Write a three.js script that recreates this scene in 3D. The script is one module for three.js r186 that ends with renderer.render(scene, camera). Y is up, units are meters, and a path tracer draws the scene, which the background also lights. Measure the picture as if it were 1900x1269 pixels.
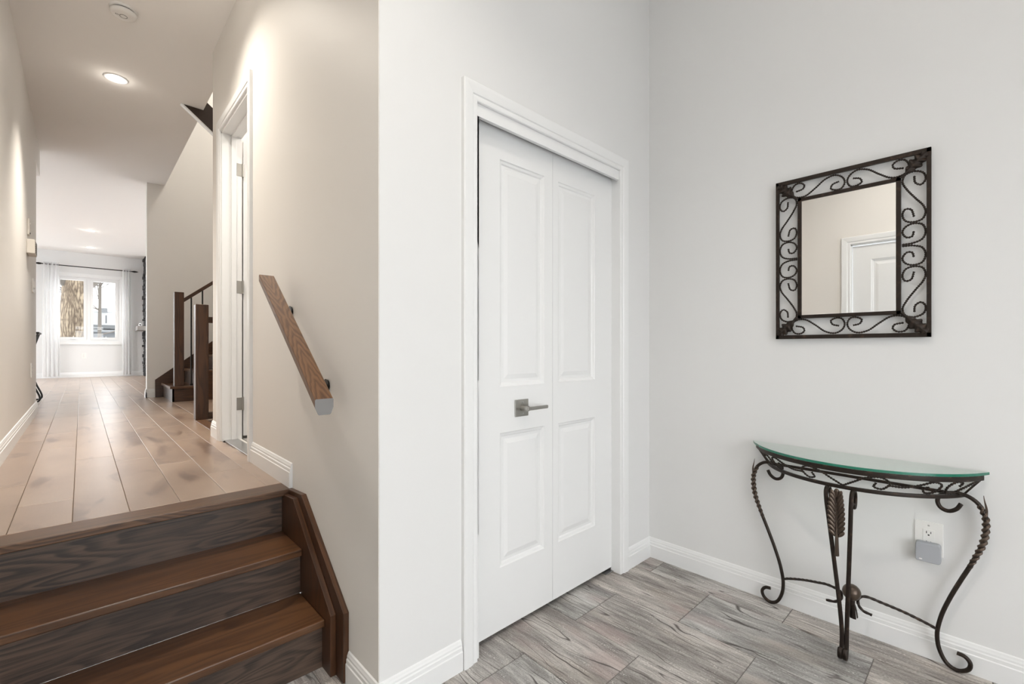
import * as THREE from 'three';
import { RoundedBoxGeometry } from 'three/addons/geometries/RoundedBoxGeometry.js';
import { ImprovedNoise } from 'three/addons/math/ImprovedNoise.js';
import { mergeGeometries, mergeVertices } from 'three/addons/utils/BufferGeometryUtils.js';

// ------------------------------------------------------------------ camera, sky, lights, exposure
const renderer = new THREE.WebGLRenderer({ antialias: true });
renderer.toneMapping = THREE.LinearToneMapping;
renderer.toneMappingExposure = 1.19;
renderer.shadowMap.enabled = true;
const scene = new THREE.Scene();

const F = 843.56, YAW = 0.758101, EYE = 1.2, W = 1900, H = 1269;
const camera = new THREE.PerspectiveCamera(2 * Math.atan(H / 2 / F) * 180 / Math.PI, W / H, 0.05, 300);
camera.position.set(0, EYE, 0);
camera.lookAt(Math.sin(YAW), EYE, -Math.cos(YAW));
camera.setViewOffset(W, H, 0, -(647.92 - 634.5), W, H);
camera.updateProjectionMatrix();
scene.add(camera);

// bright overcast winter sky
scene.background = new THREE.Color().setRGB(0.95, 0.98, 1.0);
scene.backgroundIntensity = 6.2;

const WARM = new THREE.Color().setRGB(1.0, 0.93, 0.83);
const SOFT = new THREE.Color().setRGB(1.0, 0.93, 0.85);
const LAMPS = [];      // filled by the lamp builders below
function lampLight(x, y, z, color, candela, angle = 1.42) {
  const l = new THREE.SpotLight(color, candela, 0, angle, 0.9, 2);
  l.position.set(x, y, z); l.target.position.set(x, y - 2, z); l.castShadow = true; l.shadow.radius = 3;
  l.name = 'lamp_light'; scene.add(l); scene.add(l.target); LAMPS.push(l); return l;
}

// ------------------------------------------------------------------ helpers
const V3 = (x, y, z) => new THREE.Vector3(x, y, z);
let seed = 7;
const rnd = () => { seed = (seed * 1664525 + 1013904223) >>> 0; return seed / 4294967296; };
const rr = (a, b) => a + (b - a) * rnd();
const used = {};
function numbered(name) { const n = used[name] = (used[name] ?? -1) + 1; return n ? name + '_' + String(n).padStart(3, '0') : name; }
function thing(name, label, category, [x, y, z] = [0, 0, 0], group) {
  const o = new THREE.Group(); o.name = numbered(name); o.position.set(x, y, z);
  o.userData = { label, category }; if (group) o.userData.group = group;
  scene.add(o); return o;
}
function shell(name) { const o = new THREE.Group(); o.name = name; o.userData.kind = 'structure'; scene.add(o); return o; }
// geometry is written in scene coordinates; the part is stored relative to its (unturned) parent
function part(parent, name, geo, mat, extra) {
  const m = new THREE.Mesh(geo, mat); m.name = name; m.castShadow = m.receiveShadow = true;
  let p = parent, s = V3(0, 0, 0); while (p && p !== scene) { s.add(p.position); p = p.parent; }
  if (parent !== scene) geo.translate(-s.x, -s.y, -s.z);
  if (extra) Object.assign(m.userData, extra);
  parent.add(m); return m;
}
function struct(name, geo, mat) { return part(scene, name, geo, mat, { kind: 'structure' }); }
function solo(name, geo, mat, label, category, group) {
  const d = { label, category }; if (group) d.group = group; return part(scene, numbered(name), geo, mat, d);
}
function plain(g) { const n = g.index ? g.toNonIndexed() : g; for (const k of Object.keys(n.attributes)) if (!['position', 'normal', 'uv'].includes(k)) n.deleteAttribute(k);
  if (!n.attributes.uv) n.setAttribute('uv', new THREE.Float32BufferAttribute(new Float32Array(n.attributes.position.count * 2), 2)); return n; }
const merge = (list) => mergeGeometries(list.map(plain));
function uvw(geo, grain = 'x', du = 0, dv = 0) {           // uv in metres, u along the grain
  const g = geo.index ? geo.toNonIndexed() : geo, p = g.attributes.position, n = p.count, uv = new Float32Array(n * 2);
  const a = V3(), b = V3(), c = V3(), ax = { x: 0, y: 1, z: 2 }[grain];
  for (let i = 0; i < n; i += 3) {
    a.fromBufferAttribute(p, i); b.fromBufferAttribute(p, i + 1); c.fromBufferAttribute(p, i + 2);
    const nn = b.clone().sub(a).cross(c.clone().sub(a)); const q = [Math.abs(nn.x), Math.abs(nn.y), Math.abs(nn.z)];
    const k = q.indexOf(Math.max(...q)); let ua, va;
    if (k === ax) { ua = (ax + 1) % 3; va = (ax + 2) % 3; } else { ua = ax; va = 3 - ax - k; }
    [a, b, c].forEach((v, j) => { const w = [v.x, v.y, v.z]; uv[(i + j) * 2] = w[ua] + du; uv[(i + j) * 2 + 1] = w[va] + dv; });
  }
  g.setAttribute('uv', new THREE.BufferAttribute(uv, 2)); return g;
}
function box(x0, x1, y0, y1, z0, z1, r = 0, seg = 2) {
  const w = x1 - x0, h = y1 - y0, d = z1 - z0;
  const g = r > 0 ? new RoundedBoxGeometry(w, h, d, seg, Math.min(r, w / 2.01, h / 2.01, d / 2.01)) : new THREE.BoxGeometry(w, h, d);
  g.translate((x0 + x1) / 2, (y0 + y1) / 2, (z0 + z1) / 2); return g;
}
function cyl(x, y, z, r0, r1, len, axis = 'y', seg = 24) {      // r0 at the low end of the axis
  const g = new THREE.CylinderGeometry(r1, r0, len, seg); if (axis === 'x') g.rotateZ(-Math.PI / 2); if (axis === 'z') g.rotateX(Math.PI / 2);
  g.translate(x, y, z); return g;
}
function quads(list) {                                          // [[p,p,p,p]...] -> flat shaded geometry
  const pos = []; for (const [a, b, c, d] of list) pos.push(...a, ...b, ...c, ...a, ...c, ...d);
  const g = new THREE.BufferGeometry(); g.setAttribute('position', new THREE.Float32BufferAttribute(pos, 3));
  g.setAttribute('uv', new THREE.Float32BufferAttribute(new Float32Array(pos.length / 3 * 2), 2)); g.computeVertexNormals(); return g;
}
function poly(pts, holes = []) {
  const s = new THREE.Shape(pts.map((p) => new THREE.Vector2(...p)));
  for (const h of holes) s.holes.push(new THREE.Path(h.map((p) => new THREE.Vector2(...p)))); return s;
}
const rect = (a0, a1, b0, b1) => [[a0, b0], [a1, b0], [a1, b1], [a0, b1]];
// walls as extruded outlines: 'x' walls are drawn in (z, y), 'z' walls in (x, y), slabs in (x, z)
function slabX(x0, x1, pts, holes = [], bevel = 0) {
  const g = new THREE.ExtrudeGeometry(poly(pts.map(([z, y]) => [-z, y]), holes.map((h) => h.map(([z, y]) => [-z, y]))), { depth: x1 - x0 - 2 * bevel, bevelEnabled: bevel > 0, bevelThickness: bevel, bevelSize: bevel, bevelOffset: -bevel, bevelSegments: 2 });
  g.rotateY(Math.PI / 2); g.translate(x0 + bevel, 0, 0); return g;
}
function slabZ(z0, z1, pts, holes = [], bevel = 0) {
  const g = new THREE.ExtrudeGeometry(poly(pts, holes), { depth: z1 - z0 - 2 * bevel, bevelEnabled: bevel > 0, bevelThickness: bevel, bevelSize: bevel, bevelOffset: -bevel, bevelSegments: 2 });
  g.translate(0, 0, z0 + bevel); return g;
}
function slabY(y0, y1, pts, holes = []) {
  const g = new THREE.ExtrudeGeometry(poly(pts.map(([x, z]) => [x, -z]), holes.map((h) => h.map(([x, z]) => [x, -z]))), { depth: y1 - y0, bevelEnabled: false });
  g.rotateX(-Math.PI / 2); g.translate(0, y0, 0); return g;
}
// sweep of a closed profile along a smooth path; twist in radians per metre, taper(t) scales the profile
function sweep(pts, prof, { step = 0.004, twist = 0, taper = null, closed = false, up = null, tension = 0.5 } = {}) {
  const curve = new THREE.CatmullRomCurve3(pts.map((p) => p.isVector3 ? p : V3(...p)), closed, 'centripetal', tension);
  const len = curve.getLength(), n = Math.max(6, Math.round(len / step)), P = prof.length, fr = curve.computeFrenetFrames(n, closed);
  const pos = [], idx = [], uv = [];
  for (let i = 0; i <= n; i++) {
    const t = i / n, c = curve.getPointAt(t), T = curve.getTangentAt(t);
    let N, B; if (up) { B = up.clone().addScaledVector(T, -up.dot(T)).normalize(); N = B.clone().cross(T).normalize(); } else { N = fr.normals[i]; B = fr.binormals[i]; }
    const a = twist * t * len, ca = Math.cos(a), sa = Math.sin(a), k = taper ? taper(t) : 1;
    for (const [p, q] of prof) {
      const u = (p * ca - q * sa) * k, v = (p * sa + q * ca) * k;
      pos.push(c.x + N.x * u + B.x * v, c.y + N.y * u + B.y * v, c.z + N.z * u + B.z * v); uv.push(t * len, (Math.atan2(q, p) / 6.2832 + .5) * .05);
    }
  }
  for (let i = 0; i < n; i++) for (let j = 0; j < P; j++) { const a = i * P + j, b = i * P + (j + 1) % P, c = a + P, d = b + P; idx.push(a, b, c, b, d, c); }
  if (!closed) for (const [o, flip] of [[0, 1], [n * P, 0]]) {       // end caps
    const c = curve.getPointAt(flip ? 0 : 1), k = pos.length / 3; pos.push(c.x, c.y, c.z); uv.push(0, 0);
    for (let j = 0; j < P; j++) { const a = o + j, b = o + (j + 1) % P; flip ? idx.push(k, b, a) : idx.push(k, a, b); }
  }
  const g = new THREE.BufferGeometry(); g.setAttribute('position', new THREE.Float32BufferAttribute(pos, 3)); g.setAttribute('uv', new THREE.Float32BufferAttribute(uv, 2)); g.setIndex(idx); g.computeVertexNormals(); return g;
}
const circle = (r, n = 10) => Array.from({ length: n }, (_, i) => [r * Math.cos(i / n * 6.2832), r * Math.sin(i / n * 6.2832)]);
const rope = (r, n = 12) => Array.from({ length: n }, (_, i) => { const a = i / n * 6.2832, k = r * (0.74 + 0.26 * Math.cos(2 * a)); return [k * Math.cos(a), k * Math.sin(a)]; });
const rectProf = (w, h, c = 0.0015) => [[w / 2 - c, -h / 2], [w / 2, -h / 2 + c], [w / 2, h / 2 - c], [w / 2 - c, h / 2], [-w / 2 + c, h / 2], [-w / 2, h / 2 - c], [-w / 2, -h / 2 + c], [-w / 2 + c, -h / 2]];

// ------------------------------------------------------------------ procedural textures
const noise = new ImprovedNoise();
const N2 = (x, y, z = 0.37) => noise.noise(x, y, z);
function fbm(x, y, oct, z = 0.37) { let s = 0, a = 0.5; for (let i = 0; i < oct; i++) { s += a * N2(x, y, z + i * 7.3); x *= 2.03; y *= 2.03; a *= 0.5; } return s; }
const clamp = (x, a = 0, b = 1) => Math.min(b, Math.max(a, x)), mix = (a, b, t) => a + (b - a) * t, sstep = (a, b, x) => { const t = clamp((x - a) / (b - a)); return t * t * (3 - 2 * t); };
function texture(w, h, mw, mh, f, srgb = true) {            // f(u metres, v metres) -> [r,g,b] 0..255
  const d = new Uint8Array(w * h * 4);
  for (let j = 0; j < h; j++) for (let i = 0; i < w; i++) { const c = f(i / w * mw, j / h * mh), k = (j * w + i) * 4; d[k] = clamp(c[0], 0, 255); d[k + 1] = clamp(c[1], 0, 255); d[k + 2] = clamp(c[2], 0, 255); d[k + 3] = 255; }
  const t = new THREE.DataTexture(d, w, h); t.wrapS = t.wrapT = THREE.MirroredRepeatWrapping; t.magFilter = THREE.LinearFilter; t.minFilter = THREE.LinearMipmapLinearFilter; t.generateMipmaps = true;
  if (srgb) t.colorSpace = THREE.SRGBColorSpace; t.repeat.set(1 / mw, 1 / mh); t.needsUpdate = true; return t;
}
const lerp3 = (a, b, t) => [mix(a[0], b[0], t), mix(a[1], b[1], t), mix(a[2], b[2], t)];
// flat-sawn stained oak: cathedral arches along u
function oak(dark, light, cathedral, ringFreq) {
  return (u, v) => {
    const wu = u + 0.10 * N2(u * 2.2, v * 9, 14.2), base = N2(wu * 1.5, v * 9.5, 3.1) + 0.45 * N2(wu * 3.6, v * 22, 9.7);
    const ring = base * cathedral * 4.6 + v * ringFreq * 0.55 + 0.06 * N2(u * 14, v * 60, 4.4);
    const fr = ring - Math.floor(ring); const g = sstep(0.02, 0.62, fr) * (1 - sstep(0.78, 0.98, fr));
    const fine = N2(u * 5.5, v * 210, 6.3), pore = sstep(0.05, 0.42, N2(u * 16, v * 430, 1.3)), blotch = N2(u * 1.7, v * 4, 2.2);
    const t = clamp(0.30 + 0.46 * (g - 0.4) * (0.75 + 0.6 * N2(u * 2.3, v * 6, 5.5)) + 0.20 * fine - 0.22 * pore * (1.1 - g) + 0.30 * blotch);
    return lerp3(dark, light, t);
  };
}
const T_riser = texture(2048, 512, 1.6, 0.4, oak([46, 38, 34], [122, 98, 82], 1.0, 26));
const T_tread = texture(1024, 512, 1.6, 0.4, oak([66, 43, 27], [116, 80, 52], 0.5, 34));
const T_rail = texture(1024, 512, 1.2, 0.3, oak([66, 45, 31], [138, 102, 72], 1.5, 44));
// rustic laminate plank, drawn 1.6 x 1.6 m
const T_lam = texture(1024, 1024, 1.6, 1.6, (u, v) => {
  const cloud = fbm(u * 2.2, v * 4.2, 4, 2.0), warp = N2(u * 3, v * 6, 4) * 0.5;
  const smear = sstep(0.08, 0.42, fbm(u * 2.4 + warp, v * 7 + warp, 4, 11.0));
  const grain = N2(u * 9, v * 160, 6.1) * 0.5 + N2(u * 30, v * 420, 2.1) * 0.5;
  const kn = N2(u * 6.5, v * 9.5, 21.0); const knot = sstep(0.56, 0.78, kn);
  let c = lerp3([168, 138, 115], [203, 176, 152], clamp(0.5 + cloud * 1.1 + grain * 0.16));
  c = lerp3(c, [112, 80, 60], smear * 0.75); return lerp3(c, [74, 54, 44], knot * 0.7);
});
// cleft stone-look tile: layered fissures along u
const fiss = (u, v, f, z) => { const w = v + 0.018 * N2(u * 5, v * 9, z) + 0.007 * N2(u * 17, v * 30, z + 3); const r = Math.abs(N2(u * 2.1, w * f, z + 6)); const m = sstep(-0.12, 0.22, N2(u * 4.2, v * 12, z + 9)); return (1 - sstep(0.0, 0.045, r)) * m; };
const tileH = (u, v) => { const f1 = fiss(u, v, 22, 1.7), f2 = fiss(u + 3, v, 46, 5.2); return clamp(0.62 + 0.32 * fbm(u * 5, v * 26, 4, 3.3) - 0.6 * f1 - 0.3 * f2); };
const T_tile = texture(2048, 1024, 2.0, 1.0, (u, v) => {
  const w = v + .010 * N2(u * 4, v * 12, 31), f1 = fiss(u, v, 24, 1.7), f2 = fiss(u + 3, v, 50, 5.2), b = fbm(u * 2.6, w * 10, 4, 8.8), st = N2(u * 8, w * 85, 4.4) * .5 + N2(u * 24, w * 260, 3.1) * .5, sp = N2(u * 150, v * 260, 7.0);
  let c = lerp3([98, 94, 91], [186, 183, 179], clamp(0.52 + b * 0.95 + st * 0.5 + sp * .24));
  c = lerp3(c, [150, 130, 127], 0.42 * sstep(0.05, 0.38, fbm(u * 3.1, w * 7, 3, 17.0)));
  c = lerp3(c, [128, 116, 104], 0.30 * sstep(0.1, 0.4, fbm(u * 2.3, w * 6, 3, 27.0)));
  c = lerp3(c, [216, 214, 210], 0.5 * sstep(0.30, 0.5, N2(u * 9, w * 70, 12.1)) * sstep(-.1, .4, sp));
  return lerp3(c, [56, 50, 48], clamp(0.85 * f1 + 0.6 * f2));
});
const T_tileH = texture(1024, 512, 2.0, 1.0, (u, v) => { const h = tileH(u, v) * 255; return [h, h, h]; }, false);
const T_chevron = texture(512, 512, .8, .2, (u, v) => {                // quarter-turned oak face with chevron figure
  const a = Math.abs(v - .095) + .006 * N2(u * 9, v * 30, 5), ring = u * 13 + a * 46 + .9 * N2(u * 4, v * 14, 8) + .25 * N2(u * 30, v * 60, 3), fr = ring - Math.floor(ring);
  const g = sstep(0, .5, fr) * (1 - sstep(.7, 1, fr)), t = clamp(.35 + .42 * (g - .4) + .22 * N2(u * 14, v * 420, 2) + .2 * N2(u * 3, v * 8, 6));
  return lerp3([74, 50, 34], [142, 105, 74], t);
});
const T_bark = texture(512, 512, 2, 2, (u, v) => { const r = Math.abs(N2(u * 16, v * 3.4, 2)) + 0.5 * Math.abs(N2(u * 34, v * 9, 5)); const t = clamp(r * 1.7 + 0.25 * fbm(u * 3, v * 3, 3, 9)); return lerp3([96, 80, 64], [196, 178, 152], t); });
const T_iron = texture(256, 256, 0.25, 0.25, (u, v) => { const t = sstep(0.05, 0.45, fbm(u * 42, v * 42, 4, 1.1)); return lerp3([44, 36, 31], [92, 70, 56], t * 0.6); });
const T_stone = texture(512, 512, 1, 1, (u, v) => lerp3([24, 24, 26], [74, 73, 74], clamp(.45 + fbm(u * 9, v * 22, 4, 4) * 1.2)));
const T_sheer = texture(256, 64, 0.25, 1, (u, v) => { const t = 244 + 8 * N2(u * 260, v * 2, 3); return [t, t, t]; });

// ------------------------------------------------------------------ materials
const S = (o) => new THREE.MeshStandardMaterial(o), PM = (o) => new THREE.MeshPhysicalMaterial(o), lin = (r, g, b) => new THREE.Color().setRGB(r, g, b);
const M = {
  wall: S({ color: lin(.765, .766, .762), roughness: .62 }),
  hallWall: S({ color: lin(.80, .775, .74), roughness: .5 }),
  ceiling: S({ color: lin(.905, .89, .87), roughness: .9 }),
  trim: S({ color: lin(.825, .83, .83), roughness: .34 }),
  riser: S({ map: T_riser, roughness: .36 }),
  tread: S({ map: T_tread, roughness: .28 }),
  darkOak: S({ map: T_tread, color: lin(.66, .60, .56), roughness: .34 }),
  rail: S({ map: T_rail, roughness: .36 }),
  railFace: S({ map: T_chevron, roughness: .36 }),
  railEnd: S({ color: lin(.22, .215, .215), roughness: .6 }),
  iron: S({ map: T_iron, roughness: .42, metalness: .55, bumpMap: T_iron, bumpScale: .0006 }),
  ironDark: S({ color: lin(.016, .014, .013), roughness: .4, metalness: .5 }),
  bronze: S({ color: lin(.10, .074, .058), roughness: .36, metalness: .75 }),
  nickel: S({ color: lin(.42, .41, .385), roughness: .3, metalness: 1 }),
  mirror: S({ color: lin(.93, .935, .93), roughness: 0.0, metalness: 1 }),
  steel: S({ color: lin(.5, .5, .5), roughness: .3, metalness: 1 }),
  plastic: S({ color: lin(.82, .81, .79), roughness: .4 }),
  beigePlastic: S({ color: lin(.70, .66, .60), roughness: .45 }),
  greyPlastic: S({ color: lin(.40, .415, .445), roughness: .5 }),
  black: S({ color: lin(.012, .012, .012), roughness: .5 }),
  slot: S({ color: lin(.03, .03, .03), roughness: .8 }),
  grout: S({ color: lin(.20, .19, .18), roughness: .9 }),
  subfloor: S({ color: lin(.16, .12, .10), roughness: .9 }),
  glass: PM({ color: lin(1, 1, 1), transmission: 1, roughness: 0, thickness: 0, ior: 1.5 }),
  tableGlass: PM({ color: lin(.94, .985, .965), transmission: 1, roughness: 0, thickness: 0, ior: 1.5 }),
  glassEdge: PM({ color: lin(.018, .21, .135), roughness: .12, transmission: .35, thickness: 0, ior: 1.5 }),
  sheer: PM({ map: T_sheer, color: lin(.95, .95, .95), transmission: .55, roughness: 1, thickness: 0 }),
  stone: S({ map: T_stone, roughness: .75 }),
  mantel: S({ color: lin(.24, .225, .21), roughness: .6 }),
  bark: S({ map: T_bark, color: lin(.34, .335, .33), roughness: .95, bumpMap: T_bark, bumpScale: .02 }),
  twig: S({ color: lin(.07, .06, .05), roughness: .9 }),
  snow: S({ color: lin(.50, .51, .52), roughness: .8 }),
  roof: S({ color: lin(.105, .108, .108), roughness: .85 }),
  eave: S({ color: lin(.055, .058, .06), roughness: .7 }),
  siding: S({ color: lin(.10, .105, .11), roughness: .7 }),
  gutter: S({ color: lin(.20, .205, .21), roughness: .7 }),
  lightGrey: S({ color: lin(.6, .61, .62), roughness: .7 }),
  powderTile: S({ color: lin(.45, .43, .41), roughness: .4 }),
  doorDark: S({ color: lin(.05, .05, .055), roughness: .5 }),
};
const glow = (c, k) => S({ color: lin(.8, .8, .8), emissive: c, emissiveIntensity: k, roughness: .6 });
M.lensWarm = glow(lin(1, .95, .86), 6); M.lensSoft = glow(lin(1, .96, .9), 3);
const LAM = [[1, 1, 1], [.93, .92, .91], [1.05, 1.03, 1.0], [.88, .85, .82]].map((c) => PM({ map: T_lam, color: lin(.63 * c[0], .63 * c[1], .635 * c[2]), roughness: .42, clearcoat: 1, clearcoatRoughness: .30, ior: 1.55 }));
const TILE = [[1, 1, 1], [.93, .915, .905], [1.04, 1.01, .99], [.95, .97, .98]].map((c) => S({ map: T_tile, bumpMap: T_tileH, bumpScale: .003, color: lin(1.38 * c[0], 1.38 * c[1], 1.38 * c[2]), roughness: .52 }));

// ------------------------------------------------------------------ dimensions
const XL = -.332, XM = .702, XR = 2.40, ZC = -1.372, ZT = -7.6, ZF = -14.2, U = .566, CEIL = 3.383, ZFRONT = 1.75;

// ------------------------------------------------------------------ shell
struct('wall_left', slabX(XL - .12, XL, [[ZFRONT + .2, -.2], [ZFRONT + .2, CEIL], [-7.19, CEIL], [-7.19, 3.10], [-6.616, 3.10], [-6.616, .3], [-2.5, .3], [-2.5, -.2]], [rect(-.878, .044, 0, 2.142)]), M.hallWall);
struct('wall_right', box(XR, XR + .12, -.2, CEIL, -2.3, ZFRONT + .2), M.wall);
struct('wall_back', slabZ(ZC - .12, ZC, [[XM + .0025, -.1], [1.122, -.1], [1.122, 2.158], [2.092, 2.158], [2.092, -.1], [XR, -.1], [XR, CEIL], [XM + .0025, CEIL]]), M.wall);
struct('wall_middle', slabX(XM, XM + .12, [[ZC - .0018, -.1], [ZC - .0018, CEIL], [-3.945, CEIL], [-3.945, .3], [-3.2, .3], [-2.3, -.1]], [rect(-3.655, -2.945, U, 2.70)]), M.hallWall);
struct('wall_closet', box(XM + .12, XR + .12, -.1, CEIL, -2.3, -2.2), M.wall);
struct('wall_powder', box(XM + .12, 3.6, .3, CEIL, -3.945, -3.84), M.hallWall);
struct('wall_powder_side', box(XR, XR + .12, .3, CEIL, -3.84, -2.3), M.wall);
struct('wall_stair', slabZ(ZT - .12, ZT, [[.62, .3], [3.6, .3], [3.6, 6.1], [.80, 6.1], [.80, CEIL], [.62, CEIL]]), M.hallWall);
struct('wall_outer', slabX(3.6, 3.75, rect(ZF - .2, -2.3, -2, 6.1), [rect(-12.9, -8.3, .75, 2.9)]), M.wall);
struct('wall_living', slabX(-3.62, -3.5, rect(ZF - .2, -6.5, .3, CEIL), [rect(-13.2, -7.6, .75, 2.9)]), M.wall);
struct('wall_living_near', box(-3.5, XL - .12, .3, CEIL, -6.616, -6.5), M.wall);
struct('wall_far', slabZ(ZF - .2, ZF, rect(-3.62, 3.6, .2, CEIL), [rect(-.44, .67, 1.375, 2.87), rect(-3.2, -1.05, .75, 2.87)]), M.wall);
struct('wall_front', slabZ(ZFRONT, ZFRONT + .2, [[XL, -.2], [-.27, -.2], [-.27, 2.36], [1.56, 2.36], [1.56, -.2], [XR, -.2], [XR, CEIL], [XL, CEIL]]), M.wall);
struct('ceiling', slabY(CEIL, CEIL + .3, rect(-3.62, 3.75, ZF - .2, ZFRONT + .2), [rect(.808, 3.66, ZT - .06, -3.945)]), M.ceiling);
struct('wall_upper_left', box(.70, .808, CEIL + .3, 6.1, ZT, -3.9), M.wall);
struct('wall_upper_near', box(.70, 3.75, CEIL + .3, 6.1, -3.945, -3.84), M.wall);
struct('ceiling_001', box(.6, 3.75, 6.1, 6.25, ZT - .12, -3.84), M.ceiling);

// ground outside, with the house standing in its opening
struct('ground', slabY(-.5, -.3, rect(-60, 60, -90, 40), [rect(-3.5, 3.7, ZF - .1, ZFRONT + .1)]), M.snow);

// ------------------------------------------------------------------ foyer floor: stone-look tiles, long side towards the back wall, half bond
function plank(x0, x1, z0, z1, y, th, bev, grain, du, dv) {
  const a = [[x0 + bev, z1 - bev], [x1 - bev, z1 - bev], [x1 - bev, z0 + bev], [x0 + bev, z0 + bev]], b = [[x0, z1], [x1, z1], [x1, z0], [x0, z0]], q = [];
  const A = a.map(([x, z]) => [x, y, z]), B = b.map(([x, z]) => [x, y - bev * .8, z]), C = b.map(([x, z]) => [x, y - th, z]);
  q.push(A); for (let i = 0; i < 4; i++) { const j = (i + 1) % 4; q.push([B[i], B[j], A[j], A[i]], [C[i], C[j], B[j], B[i]]); }
  const g = quads(q), p = g.attributes.position, uv = g.attributes.uv;
  for (let i = 0; i < p.count; i++) { const X = p.getX(i) - x0, Z = p.getZ(i) - z0; uv.setXY(i, (grain === 'z' ? Z : X) + du, (grain === 'z' ? X : Z) + dv); }
  return g;
}
const floor = shell('floor');
part(floor, 'grout_bed', box(XL - .05, XR + .05, -.12, -.0022, -2.2, ZFRONT + .2), M.grout);
const strips = [-.66, -.34, -.02, .302, .624, .946, 1.268, 1.588, 1.909, 2.231, 2.55];
for (let i = 0; i + 1 < strips.length; i++) {
  const off = (i % 2) ? -.634 : -.952;                                     // joints step by half a tile from strip to strip
  for (let k = -2; k < 5; k++) {
    const za = off + (k - 0) * .636, z0 = Math.max(za, i < 5 ? -1.9 : -2.15), z1 = Math.min(za + .636, ZFRONT);
    if (z1 - z0 < .03) continue;
    const x0 = Math.max(strips[i], XL), x1 = Math.min(strips[i + 1], XR);
    part(floor, 'tile', plank(x0 + .0018, x1 - .0018, z0 + .0018, z1 - .0018, rr(-.0004, .0004), .011, .0014, 'z', rr(0, 1.3), rr(0, .65)), TILE[Math.floor(rr(0, 4))]);
  }
}
// ------------------------------------------------------------------ raised floor: laminate boards along the hall
const hallFloor = shell('floor_001');
part(hallFloor, 'subfloor', slabY(.26, U - .011, [[XL - .05, -2.32], [.80, -2.32], [.80, -4.86], [3.6, -4.86], [3.6, ZF - .05], [-3.5, ZF - .05], [-3.5, -6.6], [XL - .05, -6.6]]), M.subfloor);
{
  const PW = .1625, fixed = { 0: [-3.1, -4.52], 1: [-2.685, -4.1], 2: [-3.6, -6.1], 3: [-3.4, -5.2], 4: [-3.14, -4.7], 5: [-2.75, -3.9] };
  for (let c = -19; c < 25; c++) {
    const x0 = -.3495 + c * PW, x1 = x0 + PW;
    const zNear = c < 0 ? -6.616 : c < 7 ? -2.318 : -4.87;
    const a = Math.max(x0, -3.5), b = Math.min(x1, 3.6);
    const cuts = [zNear]; const pre = (c === 6 ? [-4.87] : fixed[c] || []).filter((z) => z < zNear - .2); cuts.push(...pre);
    let z = cuts[cuts.length - 1] - rr(.5, 1.25); while (z > ZF + .25) { cuts.push(z); z -= rr(1.05, 1.35); } cuts.push(ZF);
    for (let i = 0; i + 1 < cuts.length; i++) {
      const z1 = cuts[i] - .0004, z0 = cuts[i + 1] + .0004;
      part(hallFloor, 'floor_board', plank(a + .0005, (c === 6 && i === 0 ? .7315 : b) - .0005, z0, z1, U, .0105, .0018, 'z', rr(0, 3.0), rr(0, 1.4)), LAM[Math.floor(rr(0, 4))]);
    }
  }
  part(hallFloor, 'nosing', uvw(box(.732, .815, U - .03, U + .003, -4.868, -3.95, .008), 'z'), M.rail);
}
// well of the stairs going down beside the hall
struct('wall_stairwell', merge([box(.815, .83, -1.6, U - .03, -4.87, -3.945), box(.815, 3.6, -1.6, .3, -3.945, -3.9), box(.815, 3.6, -1.6, .26, -4.9, -4.86), box(.8, 3.6, -1.7, -1.6, -4.9, -3.9)]), M.hallWall);
struct('floor_002', merge([box(.83, 3.6, .3, U, -3.84, -2.3)]), M.powderTile);
struct('trim_9', merge([box(.715, .80, U, U + .007, -3.652, -2.948, .003)]), M.steel);

// ------------------------------------------------------------------ mouldings
const BASE = [[0, .0145], [.070, .0145], [.073, .0115], [.086, .0115], [.090, .0085], [.097, .0085], [.103, .0062], [.109, .0045], [.1125, 0]];
function baseRun(axis, at, sign, a, b, y0) {         // axis: the direction it runs along; sign: side of the wall it stands on
  const q = [], P = (s, [h, d]) => axis === 'z' ? [at + sign * d, y0 + h, s] : [s, y0 + h, at + sign * d];
  const pr = [[0, 0], ...BASE];
  for (let i = 0; i + 1 < pr.length; i++) q.push([P(a, pr[i]), P(b, pr[i]), P(b, pr[i + 1]), P(a, pr[i + 1])]);
  for (const s of [a, b]) for (let i = 1; i + 1 < pr.length; i++) q.push([P(s, [pr[i][0], 0]), P(s, pr[i]), P(s, pr[i + 1]), P(s, [pr[i + 1][0], 0])]);
  return quads(q);
}
struct('baseboard_right', baseRun('z', XR, -1, ZC, ZFRONT, 0), M.trim);
struct('baseboard_back', merge([baseRun('x', ZC, 1, XM - .0145, 1.034, 0), baseRun('x', ZC, 1, 2.157, XR, 0)]), M.trim);
struct('baseboard_middle', merge([baseRun('z', XM, -1, -1.596, ZC - .0003, 0), baseRun('z', XM, -1, -2.87, -2.203, U), baseRun('z', XM, -1, -3.9448, -3.735, U)]), M.trim);
struct('baseboard_left', merge([baseRun('z', XL, 1, -6.63, -2.33, U), baseRun('z', XL, 1, .12, ZFRONT, 0), baseRun('z', XL, 1, -1.6, -.96, 0)]), M.trim);
struct('baseboard_far', baseRun('x', ZF, 1, -3.5, 1.09, U), M.trim);
struct('baseboard_stair', merge([baseRun('x', ZT, 1, .605, .704, U), baseRun('z', .62, -1, ZT - .12, ZT + .0145, U)]), M.trim);

const CAS = [[0, 0], [0, .009], [.003, .0125], [.008, .0135], [.022, .0125], [.026, .016], [.034, .0175], [.056, .0195], [.066, .0195], [.070, .0165], [.070, 0]];
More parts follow.
